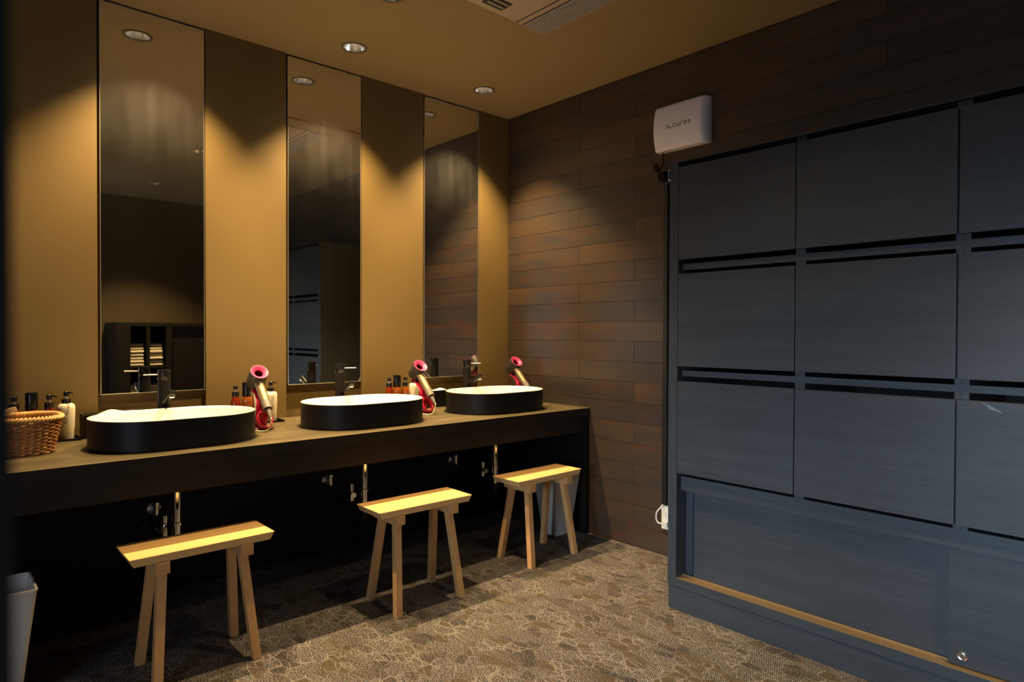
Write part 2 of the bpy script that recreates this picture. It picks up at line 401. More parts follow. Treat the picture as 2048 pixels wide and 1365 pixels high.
# wall_front behind the camera, with a window opening
WX0, WX1, WZ0, WZ1 = 2.2, 4.0, 0.45, 1.70
bm = BM(); y0, y1 = YF-.1, YF
box(bm, -.0999, WX0, y0, y1, 0, CEIL); box(bm, WX1, XR, y0, y1, 0, CEIL); box(bm, WX0, WX1, y0, y1, 0, WZ0); box(bm, WX0, WX1, y0, y1, WZ1, CEIL)
struct(mk('wall_front', bm, 'plain_wall'))
bm = BM()
for a in ((WX0, WX0+.04), (WX1-.04, WX1), (3.08, 3.12)): box(bm, a[0], a[1], y0+.02, y1-.02, WZ0, WZ1)
for a in ((WZ0, WZ0+.04), (WZ1-.04, WZ1)): box(bm, WX0, WX1, y0+.02, y1-.02, a[0], a[1])
struct(mk('window_1', bm, 'black_plastic'))
# door jamb / partition end right beside the camera
bm = BM(); box(bm, 2.62, 2.925, -2.96, -2.8201, 0, CEIL); struct(mk('wall_partition', bm, 'black_panel'))

# ------------------------------------------------------------------ ceiling lamps
def make_lamp(label):
    t = thing('downlight', label, 'ceiling light', (0, 0, CEIL), 0, 'recessed ceiling downlights')
    bm = BM(); lathe(bm, [(.050, .012), (.050, -.001), (.053, -.004), (.062, -.003), (.064, 0), (.064, .001)], n=40, cap0=False, cap1=False); mk('trim_ring', bm, 'trim_brown', t, 40)
    bm = BM(); lathe(bm, [(.049, .0), (.046, .012), (.041, .03), (.034, .048), (.028, .062), (.026, .085), (.0, .085)], n=14, cap0=False, cap1=False); mk('reflector', bm, 'reflector', t)
    bm = BM(); lathe(bm, [(.0, .040), (.010, .041), (.016, .046), (.0195, .056), (.019, .070), (.012, .084)], n=20); mk('bulb', bm, 'lamp_glow', t, 60)
    return t
names = ['recessed chrome downlight above the washbasin nearest the camera', 'recessed chrome downlight above the middle washbasin',
         'recessed chrome downlight above the washbasin nearest the plank wall', 'recessed chrome downlight beside the air conditioner, in front of the middle stool', 'recessed chrome downlight beyond the air conditioner, over the lockers aisle',
         'recessed chrome downlight in front of the towel cabinet']
lamp0 = make_lamp(names[0]); lamp0.location = (*LAMPS[0], CEIL)
for (x, y), nm in list(zip(LAMPS, names))[1:]: dup(lamp0, (x, y, CEIL), 0, nm)
POW = [225, 225, 225, 155, 30, 200]
for (x, y), p in zip(LAMPS, POW):
    sl = bpy.data.lights.new('lamp_light', 'SPOT'); sl.energy = p; sl.color = WARM; sl.spot_size = math.radians(93); sl.spot_blend = .72; sl.shadow_soft_size = .012
    so = bpy.data.objects.new('lamp_light', sl); COL.objects.link(so); so.location = (x, y, CEIL-.004)

# ------------------------------------------------------------------ air conditioner cassette
t = thing('ceiling_air_conditioner', 'square beige air-conditioning cassette set in the ceiling', 'air conditioner', (AC[0], AC[3], CEIL))
Wd, Dp = AC[1]-AC[0], AC[3]-AC[2]
bm = BM()
def frame(bm, x0, x1, y0, y1, wdt, za, zb):
    box(bm, x0, x1, y0, y0+wdt, za, zb); box(bm, x0, x1, y1-wdt, y1, za, zb); box(bm, x0, x0+wdt, y0+wdt, y1-wdt, za, zb); box(bm, x1-wdt, x1, y0+wdt, y1-wdt, za, zb)
loft(bm, [rrect(0, Wd, -Dp, 0, .012, 0), rrect(.002, Wd-.002, -Dp+.002, -.002, .012, -.010), rrect(.07, Wd-.07, -Dp+.07, -.07, .012, -.018), rrect(.078, Wd-.078, -Dp+.078, -.078, .012, -.0168)], False, False)
mk('surround', bm, 'ceiling', t, 30)
bm = BM(); box(bm, .135, Wd-.135, -Dp+.178, -.178, -.024, -.004, bev=.002); mk('panel', bm, 'ac_beige', t)
bm = BM(); box(bm, .076, Wd-.076, -Dp+.076, -.076, -.0165, -.002); mk('recess_plate', bm, 'ceiling', t)
bm = BM(); frame(bm, .131, Wd-.131, -Dp+.174, -.174, .0038, -.0175, -.0165); mk('gap', bm, 'ac_black', t)
for (a, b, c, d) in ((.140, Wd-.140, -.318, -.183), (.140, Wd-.140, -Dp+.183, -Dp+.318)):
    bm = BM(); n = 9
    for i in range(n):
        yy = c+(d-c)*(i+.5)/n; box(bm, a, b, yy-.0045, yy+.0045, -.0295, -.0245)
    mk('grille', bm, 'ac_grille', t)
    bm = BM(); box(bm, a-.002, b+.002, c-.002, d+.002, -.0255, -.0235); mk('grille_bed', bm, 'ac_bed', t)
bm = BM(); box(bm, .137, Wd-.137, -.355, -.350, -.0255, -.0235); mk('seam', bm, 'ac_black', t)
for (a, b, c, d) in ((.17, .24, -Dp+.40, -.47), (Wd-.24, Wd-.17, -Dp+.40, -.47)):
    bm = BM(); box(bm, a, b, c, d, -.0265, -.0235); mk('outlet_slot', bm, 'ac_black', t)
    bm = BM()
    for i in range(2): box(bm, a+.02+.03*i, a+.03+.03*i, c+.01, d-.01, -.030, -.026)
    mk('louvre', bm, 'ac_grille', t)

# ------------------------------------------------------------------ mirrors
for i, ((a, b), nm) in enumerate(zip(MIR, ('tall narrow wall mirror above the washbasin nearest the camera, reflecting stacked towels', 'tall narrow wall mirror above the middle washbasin, reflecting the dark lockers', 'tall narrow wall mirror above the far washbasin, reflecting the plank wall'))):
    t = thing('wall_mirror', nm, 'mirror', (0, (a+b)/2, MZ0), 0, 'tall mirrors over the washbasins'); h = (b-a)/2; H = MZ1-MZ0
    bm = BM(); box(bm, -.010, -.0004, -h+.0015, h-.0015, .0015, H-.0015); mk('glass', bm, 'mirror', t)
    bm = BM()
    for q in ((-h, -h+.0016, 0, H), (h-.0016, h, 0, H)): box(bm, -.012, 0, q[0], q[1], 0, H)
    box(bm, -.012, 0, -h, h, 0, .002); box(bm, -.012, 0, -h, h, H-.002, H); mk('edge', bm, 'mirror_edge', t)
    bm = BM(); box(bm, -.0215, -.0125, -h+.03, h-.03, .03, H-.03); mk('backing', bm, 'black_panel', t)

# ------------------------------------------------------------------ vanity counter
CZ = .722
t = thing('vanity_counter', 'long brown stone-look counter with a dark front along the mirror wall', 'counter', (0, 0, 0))
def skew(bm, x0, fA, fB, y0, y1, z0, z1):   # front edge runs from fA (y0) to fB (y1)
    P = [(x0, y0), (fA, y0), (fB, y1), (x0, y1)]
    loft(bm, [[Vector((x, y, z)) for x, y in P] for z in (z0, z1)])
Y0 = -2.826
bm = BM(); skew(bm, .0055, .713, .713, Y0, -.001, CZ-.042, CZ); mk('worktop', bm, 'counter', t)
bm = BM()
P = [(.7132, Y0), (.7148, Y0), (.7148, -.001), (.7132, -.001)]
loft(bm, [[Vector((x, y, z)) for x, y in P] for z in (CZ-.042, CZ-.0012)]); mk('front_edge', bm, 'cabinet_dark', t)
bm = BM(); box(bm, .7118, .7150, Y0, -.001, CZ-.0011, CZ+.0003); mk('edge_highlight', bm, 'highlight_tan', t)  # lighter tan strip: highlight painted along the counter's top front edge
bm = BM(); P = [(.680, Y0), (.698, Y0), (.698, -.032), (.680, -.032)]
loft(bm, [[Vector((x, y, z)) for x, y in P] for z in (.585, CZ-.043)]); mk('apron', bm, 'cabinet_dark', t)
bm = BM(); box(bm, .013, .713, -.031, -.002, .0, CZ-.043); mk('end_panel', bm, 'black_panel', t)
bm = BM(); box(bm, .013, .700, Y0-.002, Y0+.028, .0, CZ-.043); mk('end_panel', bm, 'black_panel', t)

# ------------------------------------------------------------------ basins, taps, pipes
BY = [-2.108, -1.290, -.468]; TY = [-2.085, -1.277, -.463]
BL, BW, BH, BX = .590, .405, .111, .424
bt = ['nearest the camera', 'in the middle', 'nearest the plank wall']
t = thing('vessel_basin', 'x', 'washbasin', (BX, BY[0], CZ), 0, 'black vessel basins on the counter')
bm = BM(); ln = [(-.006, 0), (0, .004), (.0, BH-.002)]
loft(bm, [stadium(0, 0, BL+2*a-.004, BW+2*a-.004, z) for a, z in ln], True, False)
# outer shell up to the rim, then a thin white lip and bowl as its own part
mk('shell', bm, 'matte_black', t, 40)
bm = BM(); rr = [(0.0, BH-.002), (0, BH), (-.004, BH+.0005), (-.007, BH-.001), (-.010, BH-.012), (-.016, .05), (-.03, .030), (-.07, .021), (-.13, .018)]
loft(bm, [stadium(0, 0, BL+2*a-.004, BW+2*a-.004, z) for a, z in rr], False, True); mk('bowl', bm, 'ceramic_white', t, 60)
bm = BM(); lathe(bm, [(.030, .0185), (.030, .022), (.024, .025), (.0, .026)], n=28, cap1=False); mk('drain_cover', bm, 'steel', t, 50)
bm = BM(); loft(bm, [stadium(0, 0, BL+.012, BW+.012, z) for z in (0, .0015)]); mk('seal', bm, 'black_panel', t)
t['label'] = 'oval black vessel basin with white bowl, ' + bt[0]
for i in (1, 2): dup(t, (BX, BY[i], CZ), 0, 'oval black vessel basin with white bowl, ' + bt[i])

def make_tap(lever, rot, label, loc):
    t = thing('basin_tap', label, 'tap', loc, rot, 'tall black mixer taps')
    bm = BM(); lathe(bm, [(.026, 0), (.026, .004), (.0245, .006), (.0245, .222), (.0235, .2235)], n=32); mk('column', bm, 'tap_black', t, 40)
    bm = BM(); lathe(bm, [(.0235, .2245), (.0245, .226), (.0245, .266), (.0235, .268), (0, .268)], n=32, cap1=False); mk('top_cap', bm, 'tap_black', t, 40)
    bm = BM(); d = Vector((math.cos(.46), 0, math.sin(.46))); a = Vector((.012, 0, .125)); tube(bm, [a, a+d*.115], .0135, 18)
    mk('spout', bm, 'tap_black', t, 40)
    bm = BM(); e = a+d*.118; lathe(bm, [(.0, .012), (.012, .010), (.0142, .005), (.0142, -.010), (.012, -.013)], e, (0.25, 0, 1), 24, cap0=False); 
    mk('nozzle', bm, 'tap_black', t, 40)
    bm = BM(); lathe(bm, [(.012, 0), (.012, .004)], e+Vector((-.0035, 0, -.0172)), (0.25, 0, 1), 20); mk('aerator', bm, 'chrome', t, 40)
    bm = BM(); dl = Vector((math.cos(lever), math.sin(lever), .02)); b = Vector((0, 0, .247)); tube(bm, [b+dl*.02, b+dl*.080], .0026, 10); mk('lever', bm, 'steel', t, 40)
    return t
make_tap(-PI/2+.1, 0, 'tall black mixer tap at the washbasin nearest the camera', (.163, TY[0], CZ))
t2 = make_tap(.85, 0, 'tall black mixer tap at the middle washbasin', (.163, TY[1], CZ))
dup(t2, (.163, TY[2], CZ), 0, 'tall black mixer tap at the washbasin nearest the plank wall')

t = thing('drain_pipe', 'chrome drain pipe with stop valve under the washbasin nearest the camera', 'pipe', (.430, -2.108, 0), 0, 'chrome drain pipes under the counter')
bm = BM(); tube(bm, [(0, 0, .688), (0, 0, .30)], .0158, 18); mk('pipe', bm, 'chrome', t, 40)
bm = BM(); lathe(bm, [(.0158, .395), (.021, .397), (.021, .408), (.0158, .41)], n=24); mk('coupling', bm, 'chrome', t, 40)
bm = BM(); lathe(bm, [(.0158, .29), (.022, .292), (.022, .31), (.0158, .312)], n=24); mk('coupling', bm, 'black_plastic', t, 40)
bm = BM(); tube(bm, smooth_path([(0, 0, .31), (-.005, 0, .25), (-.045, 0, .215), (-.09, 0, .24), (-.13, 0, .29), (-.2, 0, .30), (-.417, 0, .30)]), .0158, 16)
lathe(bm, [(.035, 0), (.034, .006), (.018, .012)], (-.417, 0, .30), (1, 0, 0), 24); tr_ = mk('trap', bm, 'black_plastic', t, 40); tr_['label'] = 'black trap bend'
for i in (1, 2): dup(t, (.430, -2.108+.818*i, 0), 0, 'chrome drain pipe under the ' + ('middle washbasin' if i == 1 else 'washbasin nearest the plank wall'))
t = thing('stop_valve', 'small chrome stop valve and hose on the dark wall behind the near stool', 'valve', (.012, -2.09, .375), 0, 'stop valves under the counter')
bm = BM(); lathe(bm, [(.028, 0), (.027, .005), (.012, .010), (.011, .04), (.0, .04)], (0, 0, 0), (1, 0, 0), 24, cap1=False); mk('escutcheon', bm, 'steel', t, 40)
bm = BM(); lathe(bm, [(.010, -.02), (.010, .02), (.015, .022), (.015, .034), (0, .036)], (.045, 0, 0), (0, 0, 1), 16, cap1=False); mk('valve_body', bm, 'chrome', t, 40)
bm = BM(); tube(bm, smooth_path([(.045, 0, .03), (.06, .01, .12), (.12, .03, .22), (.15, .02, .308)]), .0045, 8); mk('hose', bm, 'black_plastic', t, 60)
for i in (1, 2): dup(t, (.012, -2.09+.815*i, .378), 0, ('small chrome stop valve and hose on the dark wall behind the middle stool', 'small chrome stop valve and hose on the dark wall behind the far stool')[i-1])
t = thing('angle_valve', 'chrome angle valve beside the drain pipe behind the middle stool', 'valve', (.345, -1.31, .335), 0, 'chrome angle valves')
bm = BM(); lathe(bm, [(.008, 0), (.013, .005), (.013, .028), (.008, .03), (.008, .055), (.012, .057), (.012, .085), (0, .087)], n=16, cap1=False); mk('valve_body', bm, 'chrome', t, 40)
bm = BM(); tube(bm, [(0, 0, .04), (.035, -.012, .04)], .008, 12); lathe(bm, [(.013, 0), (.013, .012)], (.035, -.012, .04), (1, -.3, 0), 12); mk('knob', bm, 'chrome', t, 40)
bm = BM(); tube(bm, smooth_path([(0, 0, .01), (-.02, 0, -.06), (-.12, 0, -.10), (-.33, 0, -.09)]), .005, 8); mk('hose', bm, 'black_plastic', t, 60)
dup(t, (.345, -.49, .335), 0, 'chrome angle valve beside the drain pipe behind the far stool')
dup(t, (.345, -2.13, .335), 0, 'chrome angle valve beside the drain pipe behind the near stool')

# ------------------------------------------------------------------ stools
def make_stool(label, loc, rz):
    t = thing('stool', label, 'stool', loc, rz, 'pale wooden bench stools in front of the counter')
    L_, W_, H_ = .464, .190, .430
    bm = BM(); top = [(-W_/2, -L_/2), (W_/2, -L_/2), (W_/2, L_/2), (-W_/2, L_/2)]; bot = [(-W_/2+.004, -L_/2+.014), (W_/2-.004, -L_/2+.014), (W_/2-.004, L_/2-.014), (-W_/2+.004, L_/2-.014)]
    loft(bm, [[Vector((x, y, H_-.028)) for x, y in bot], [Vector((x, y, H_)) for x, y in top]])
    bmesh.ops.bevel(bm, geom=bm.edges[:], offset=.0012, segments=1, affect='EDGES'); mk('seat', bm, 'seat_wood', t)
    for s in (-1, 1):
        bm = BM(); box(bm, -W_/2+.004, W_/2+.002, -.021, .021, -.019, .019, bev=.001)
        bmesh.ops.translate(bm, verts=bm.verts, vec=(0, s*.135, H_-.0285-.019)); mk('crossbar', bm, 'leg_wood', t)
        for q in (-1, 1):
            bm = BM(); a = Vector((q*.052, s*.128, H_-.030)); b = Vector((q*.112, s*.158, 0))
            hw = .0145
            def sq(c): return [c+Vector((dx*hw, dy*hw, 0)) for dx, dy in ((-1, -1), (1, -1), (1, 1), (-1, 1))]
            # legs notch round the crossbar
            loft(bm, [sq(b), sq(a)]); bmesh.ops.bevel(bm, geom=bm.edges[:], offset=.001, segments=1, affect='EDGES')
            mk('leg', bm, 'leg_wood', t)
    return t
st = make_stool('pale wooden stool nearest the camera, its top golden and orange', (.771, -2.131, 0), 0)
dup(st, (.826, -1.264, 0), -.015, 'pale wooden stool in front of the middle washbasin')
dup(st, (.784, -.484, 0), .022, 'pale wooden stool farthest from the camera, half shaded by the counter')

# ------------------------------------------------------------------ bins
def make_bin(label, loc):
    t = thing('waste_bin', label, 'waste bin', loc, 0, 'white tapered waste bins')
    h = .36; bm = BM()
    def ring(f, z, r=.012): return rrect(-.058-f, .058+f, -.063-f, .063+f, r, z)
    loft(bm, [ring(0, 0), ring(.040, h), ring(.042, h+.001), ring(.042, h+.006), ring(.036, h+.006), ring(.035, h-.002), ring(-.003, .006)])
    mk('bucket', bm, 'white_plastic', t, 40); return t
bn = make_bin('white tapered waste bin at the near end of the counter', (.655, -2.687, 0))
dup(bn, (.578, -.132, 0), 0, 'white tapered waste bin under the far end of the counter')

# ------------------------------------------------------------------ bottles and trays
def pump(t, z, mat='black_plastic', ang=0.):
    bm = BM(); lathe(bm, [(.0155, z), (.0155, z+.018), (.011, z+.019)], n=24); mk('collar', bm, mat, t, 40)
    bm = BM(); lathe(bm, [(.006, z+.019), (.006, z+.030)], n=14); mk('stem', bm, 'liner', t, 40)
    bm = BM(); lathe(bm, [(.009, z+.029), (.009, z+.046), (.007, z+.048), (0, z+.048)], n=16, cap1=False)
    d = Vector((math.cos(ang), math.sin(ang), 0)); a = Vector((0, 0, z+.044))
    tube(bm, [a, a+d*.02, a+d*.034+Vector((0, 0, -.003))], [.0055, .0042, .0034], 10, flat=.7); mk('pump_head', bm, mat, t, 40)
def label_marks(t, r, z, mat):
    bm = BM()
    def patch(a0, a1, z0, z1, n=5):
        R = [[Vector((math.cos(a0+(a1-a0)*i/n)*r, math.sin(a0+(a1-a0)*i/n)*r, zz)) for i in range(n+1)] for zz in (z0, z1)]
        v = [[bm.verts.new(p) for p in q] for q in R]
        for i in range(n): bm.faces.new((v[0][i], v[0][i+1], v[1][i+1], v[1][i]))
    for k in range(20):   # ring emblem
        a = 2*PI*k/20; b = 2*PI*(k+1)/20
        q = [(math.cos(a), math.sin(a), 1), (math.cos(b), math.sin(b), 1), (math.cos(b), math.sin(b), .86), (math.cos(a), math.sin(a), .86)]
        v = [bm.verts.new((math.cos(-.2+.0095*cx*rr_/r)*r, math.sin(-.2+.0095*cx*rr_/r)*r, z+.030+.0095*cy*rr_)) for cx, cy, rr_ in q]; bm.faces.new(v)
    patch(-.2-.12, -.2+.12, z+.028, z+.0295, 2)
    for j, (wd, hh) in enumerate(((.42, .0012), (.42, .0012), (.34, .0022), (.20, .0022))):
        zz = z+.008-j*.007; n = int(wd/.05)
        for k in range(n):
            a = -.2-wd+2*wd*k/n; patch(a, a+2*wd/n*.7, zz, zz+hh, 1)
    mk('label_print', bm, mat, t)
def bottle_amber(label, loc, mat, ang, grp):
    t = thing('pump_bottle', label, 'bottle', loc, 0, grp)
    bm = BM(); lathe(bm, [(.020, 0), (.0225, .003), (.0225, .085), (.021, .105), (.017, .119), (.0145, .126), (.0145, .130)], n=28); mk('body', bm, mat, t, 60)
    label_marks(t, .0228, .050, 'pale_ink'); pump(t, .130, 'black_plastic', ang); return t
def bottle_cap(label, loc, mat, grp):
    t = thing('capped_bottle', label, 'bottle', loc, 0, grp)
    bm = BM(); lathe(bm, [(.022, 0), (.0245, .003), (.0245, .095), (.0235, .112), (.020, .124), (.018, .128)], n=28); mk('body', bm, mat, t, 60)
    label_marks(t, .0248, .050, 'pale_ink')
    bm = BM(); lathe(bm, [(.019, .126), (.021, .128), (.021, .144), (.0185, .146)], n=28); mk('collar', bm, 'black_plastic', t, 40)
    bm = BM(); lathe(bm, [(.0205, .1465), (.0205, .186), (.019, .190), (0, .1905)], n=28, cap1=False); mk('cap', bm, 'black_plastic', t, 40)
    return t
def bottle_white(label, loc, ang, grp):
    t = thing('lotion_bottle', label, 'bottle', loc, 0, grp)
    bm = BM(); pr = [(.029, 0), (.031, .004), (.0345, .09), (.0355, .124), (.033, .134), (.024, .1405), (.0185, .142)]
    lathe(bm, pr, n=36, sx=.66, sy=.84, ref=(1, 0, 0)); mk('body', bm, 'cream_bottle', t, 60)
    bm2 = BM()
    label_marks(t, .0240, .078, 'grey_ink'); bm2.free(); pump(t, .140, 'black_plastic', ang); return t
TZ = CZ+.006
def tray(y0, y1, label):
    t = thing('amenity_tray', label, 'tray', ((.065+.165)/2, (y0+y1)/2, CZ), 0, 'black bottle trays'); a = .052; b = (y1-y0)/2
    bm = BM(); box(bm, -a, a, -b, b, 0, .004); frame(bm, -a, a, -b, b, .003, .004, .011); mk('tray_base', bm, 'black_plastic', t)
    bm = BM(); box(bm, a, a+.0012, -b, b, 0, .0025); mk('edge_strip', bm, 'steel', t)
tray(-2.645, -2.378, 'flat black tray under the bottles beside the wicker basket')
tray(-1.83, -1.565, 'flat black tray under the bottles behind the near hair dryer')
tray(-1.01, -.745, 'flat black tray under the bottles behind the middle hair dryer')
X = .118; G = ['toiletries by the wicker basket', 'toiletries behind the near hair dryer', 'toiletries behind the middle hair dryer']
TZ = CZ+.0045
W0 = 'beside the wicker basket'; W1 = 'behind the near hair dryer'; W2 = 'behind the middle hair dryer'
bottle_amber('amber pump bottle at the left end, mostly hidden by the wicker basket', (X, -2.585, TZ), 'amber', -.6, G[0])
bottle_cap('amber bottle with a tall glossy black cap behind the wicker basket', (X, -2.532, TZ), 'amber', G[0])
bottle_amber('amber pump bottle between the black-capped bottle and the cream bottle by the basket', (X, -2.477, TZ), 'amber', .6, G[0])
bottle_white('cream pump bottle with black pump right of the wicker basket', (X, -2.422, TZ), .5, G[0])
bottle_amber('red-amber pump bottle between the near basin and the near hair dryer', (X, -1.776, TZ), 'amber', -.1, G[1])
bottle_cap('orange-amber bottle with black cap touching the back of the near hair dryer', (X, -1.724, TZ), 'orange_amber', G[1])
bottle_white('cream pump bottle mostly hidden behind the near hair dryer', (X, -1.668, TZ), .5, G[1])
bottle_white('cream pump bottle at the right of the near hair dryer', (X, -1.612, TZ), .5, G[1])
bottle_amber('red-amber pump bottle leftmost of those behind the middle basin', (X, -.963, TZ), 'amber', -.3, G[2])
bottle_cap('amber bottle with black cap between two pump bottles behind the middle basin', (X, -.914, TZ), 'orange_amber', G[2])
bottle_amber('orange-amber pump bottle just left of the middle hair dryer', (X, -.860, TZ), 'orange_amber', -.3, G[2])
bottle_white('cream pump bottle mostly hidden behind the middle hair dryer', (X, -.803, TZ), .5, G[2])

# ------------------------------------------------------------------ black boxes with white cloth
def cloth_box(y0, y1, x0, x1, label, seed, lab2):
    t = thing('black_tray_box', label, 'box', ((x0+x1)/2, (y0+y1)/2, CZ), 0, 'black boxes for cloths'); a = (x1-x0)/2; b = (y1-y0)/2; h = .095
    bm = BM(); box(bm, -a, a, -b, b, 0, .006); frame(bm, -a, a, -b, b, .005, .006, h); mk('box_body', bm, 'matte_black', t)
    bm = BM(); frame(bm, -a, a, -b, b, .002, h, h+.001); mk('rim', bm, 'bronze', t)
    rnd = random.Random(seed); bm = BM(); nx, ny = 10, 26; V = []
    ph = [rnd.uniform(0, 6) for _ in range(4)]
    for i in range(nx+1):
        for j in range(ny+1):
            u = i/nx*2-1; v = j/ny*2-1
            env = (1-abs(u)**4)*(1-abs(v)**3)
            z = h-.012+.015*env*(.75+.30*math.sin(3.2*v+ph[0])+.30*math.sin(7*v+2*u+ph[1])+.2*math.sin(5*u+ph[2]))
            V.append(bm.verts.new((u*(a-.0065), v*(b-.0065), max(z, .05))))
    for i in range(nx):
        for j in range(ny):
            q = i*(ny+1)+j; bm.faces.new((V[q], V[q+1], V[q+ny+2], V[q+ny+1]))
    o = mk('folded_cloth', bm, 'cloth', None, 60, loc=((x0+x1)/2, (y0+y1)/2, CZ+.0005)); sol = o.modifiers.new('s', 'SOLIDIFY'); sol.thickness = .004
    tag(o, lab2, 'cloth', 'white cloths in the black boxes')
cloth_box(-2.366, -2.125, .035, .135, 'black box holding a white cloth behind the basin nearest the camera', 3, 'white cloth heaped in the box behind the nearest basin')
cloth_box(-.755, -.50, .032, .130, 'black box holding a white cloth beside the middle hair dryer', 8, 'crumpled white cloth in the box beside the middle hair dryer')

# ------------------------------------------------------------------ hair dryers on stands
def make_dryer(az, loc, lab_d, lab_s):
    """dryer frame: opening centre at local (0,0,.248); az = heading of the opening"""
    a = Vector((1, 0, 0)); A = Vector((.717, 0, .70)).normalized(); Hd = Vector((.70, 0, -.717)).normalized()
    O = Vector((0, 0, .252)); Cb = O-A*.040
    t = thing('hair_dryer', lab_d, 'hair dryer', loc, az, 'grey and pink hair dryers')
    bm = BM(); lathe(bm, [(.031, -.082), (.036, -.080), (.0385, -.074), (.039, -.04), (.039, -.004), (.0385, 0)], O, A, 40, cap0=True, cap1=False, ref=(0, 1, 0)); mk('barrel', bm, 'dryer_grey', t, 40)
    bm = BM(); lathe(bm, [(.0385, 0), (.0380, .0014), (.0362, .0012), (.028, -.0035), (.0215, -.0085), (.0185, -.0115), (.0178, -.013)], O, A, 40, cap0=False, cap1=False, ref=(0, 1, 0)); nz_ = mk('air_inlet_cone', bm, 'pink_in', t, 60); nz_['label'] = 'pink flared cone'
    bm = BM(); lathe(bm, [(.0178, -.013), (.0172, -.030), (.0165, -.062), (0, -.063)], O, A, 24, cap0=False, cap1=False, ref=(0, 1, 0)); mk('bore', bm, 'wine', t)
    bm = BM(); p0 = Cb+Hd*.030; tube(bm, [p0, p0+Hd*.018, p0+Hd*.022, p0+Hd*.110], [.0205, .0195, .0195, .0195], 24); mk('handle', bm, 'bronze', t, 40)
    bm = BM(); p1 = p0+Hd*.111; tube(bm, [p1, p1+Hd*.034, p1+Hd*.0345, p1+Hd*.040], [.0198, .0198, .0205, .0205], 24); mk('filter_cage', bm, 'rubber_grey', t, 40)
    bm = BM(); p2 = p1+Hd*.041; tube(bm, [p2, p2+Hd*.008, p2+Hd*.030, p2+Hd*.044], [.0125, .0115, .0085, .0055], 18); mk('cord_sleeve', bm, 'rubber_grey', t, 60)
    bm = BM(); lathe(bm, [(.006, 0), (.006, .002), (0, .0025)], p0+Hd*.012+A*.0195, A, 16, cap1=False); mk('button', bm, 'white_plastic', t, 40)
    e = p2+Hd*.044
    bm = BM(); tube(bm, smooth_path([e, e+Hd*.010, Vector((e.x+.004, -.006, .018)), Vector((e.x-.012, -.020, .0045)), Vector((e.x-.045, -.045, .0035)), Vector((e.x-.085, -.068, .0035)), Vector((e.x-.13, -.055, .0035))]), .0030, 8); mk('cord', bm, 'cord_beige', t, 60)
    # stand
    s = thing('dryer_stand', lab_s, 'stand', (loc[0], loc[1], loc[2]), az, 'pink hair dryer stands')
    bm = BM(); cx = .022
    loft(bm, [circ((cx, 0, z), r, 40) for r, z in ((.050, 0), (.052, .002), (.052, .006), (.046, .011), (.02, .014))]); mk('base', bm, 'wine', s, 50)
    def ribbon(path, widths, th):
        bm = BM(); path = smooth_path(path, 6); n = len(path); rings = []
        for i, p in enumerate(path):
            tt = (path[min(i+1, n-1)]-path[max(i-1, 0)]).normalized(); nn = tt.cross(Vector((0, 1, 0))).normalized()
            f = i/(n-1)*(len(widths)-1); k = min(int(f), len(widths)-2); wd = widths[k]*(1-(f-k))+widths[k+1]*(f-k)
            rings.append([p+Vector((0, wd*sy, 0))+nn*(th*sn)+Vector((0, 0, 0)) for sy, sn in ((-1, -.5), (-.8, .5), (.8, .5), (1, -.5))])
        loft(bm, rings); return bm
    back = O-A*.0865
    # strap from below the barrel's rear down to the base
    bm = ribbon([back+A*.002+Hd*(-.028), back+Hd*.0, back+Hd*.030, back+Hd*.062+A*.006, back+Hd*.100+A*.012, back+Hd*.128+A*.004, Vector((.030, 0, .045)), Vector((.004, 0, .012))], [.020, .024, .020, .016, .018, .024, .028, .030], .006); mk('cradle_arm', bm, 'pink', s, 50)
    # oval hoop that the handle leans into
    bm = BM(); hc = Vector((.060, 0, .045)); n = 36; ux = Vector((0, 1, 0)); uz = Vector((-.55, 0, .835)).normalized()
    nrm = ux.cross(uz); rings = []
    for k in range(n):
        an = 2*PI*k/n; c = hc+ux*math.cos(an)*.030+uz*math.sin(an)*.038; rad = (ux*math.cos(an)+uz*math.sin(an)).normalized()
        rings.append([c+rad*math.cos(q)*.0055+nrm*math.sin(q)*.013 for q in [2*PI*j/10 for j in range(10)]])
    V = [[bm.verts.new(p) for p in r] for r in rings]
    for k in range(n):
        for j in range(10): bm.faces.new((V[k][j], V[k][(j+1) % 10], V[(k+1) % n][(j+1) % 10], V[(k+1) % n][j]))
    mk('hoop', bm, 'pink', s, 60)
    return t, s
make_dryer(-.02, (.300, -1.736, CZ), 'grey hair dryer with pink cone and bronze handle between the near and middle basins', 'pink stand holding the hair dryer between the near and middle basins')
make_dryer(0.0, (.283, -.872, CZ), 'grey hair dryer with pink cone and bronze handle between the middle and far basins', 'pink stand holding the hair dryer between the middle and far basins')
make_dryer(0.0, (.210, -.108, CZ), 'grey hair dryer with pink cone and bronze handle by the plank wall', 'pink stand holding the hair dryer by the plank wall')

# ------------------------------------------------------------------ wicker basket
t = thing('wicker_basket', 'honey-brown wicker basket of tan packets at the near end of the counter', 'basket', (.335, -2.63, CZ))
def bring(z, h=.125):
    f = z/h; g = .020*f; return g
def bpath(z, n, amp=0., ph=0.):
    g = bring(z); base = rrect(-.085-g, .085+g, -.135-g*1.3, .135+g*1.3, .065+g, z, 12)
    Lp = len(base); d = [0]
    for i in range(Lp): d.append(d[-1]+(base[(i+1) % Lp]-base[i]).length)
    tot = d[-1]; out = []; j = 0
    for i in range(n):
        s = tot*i/n
        while d[j+1] < s: j += 1
        f = (s-d[j])/(d[j+1]-d[j]); p = base[j].lerp(base[(j+1) % Lp], f); tg = (base[(j+1) % Lp]-base[j]).normalized(); nn = Vector((tg.y, -tg.x, 0))
        out.append(p+nn*amp*math.sin(2*PI*i/n*20+ph))
    return out
bm = BM()
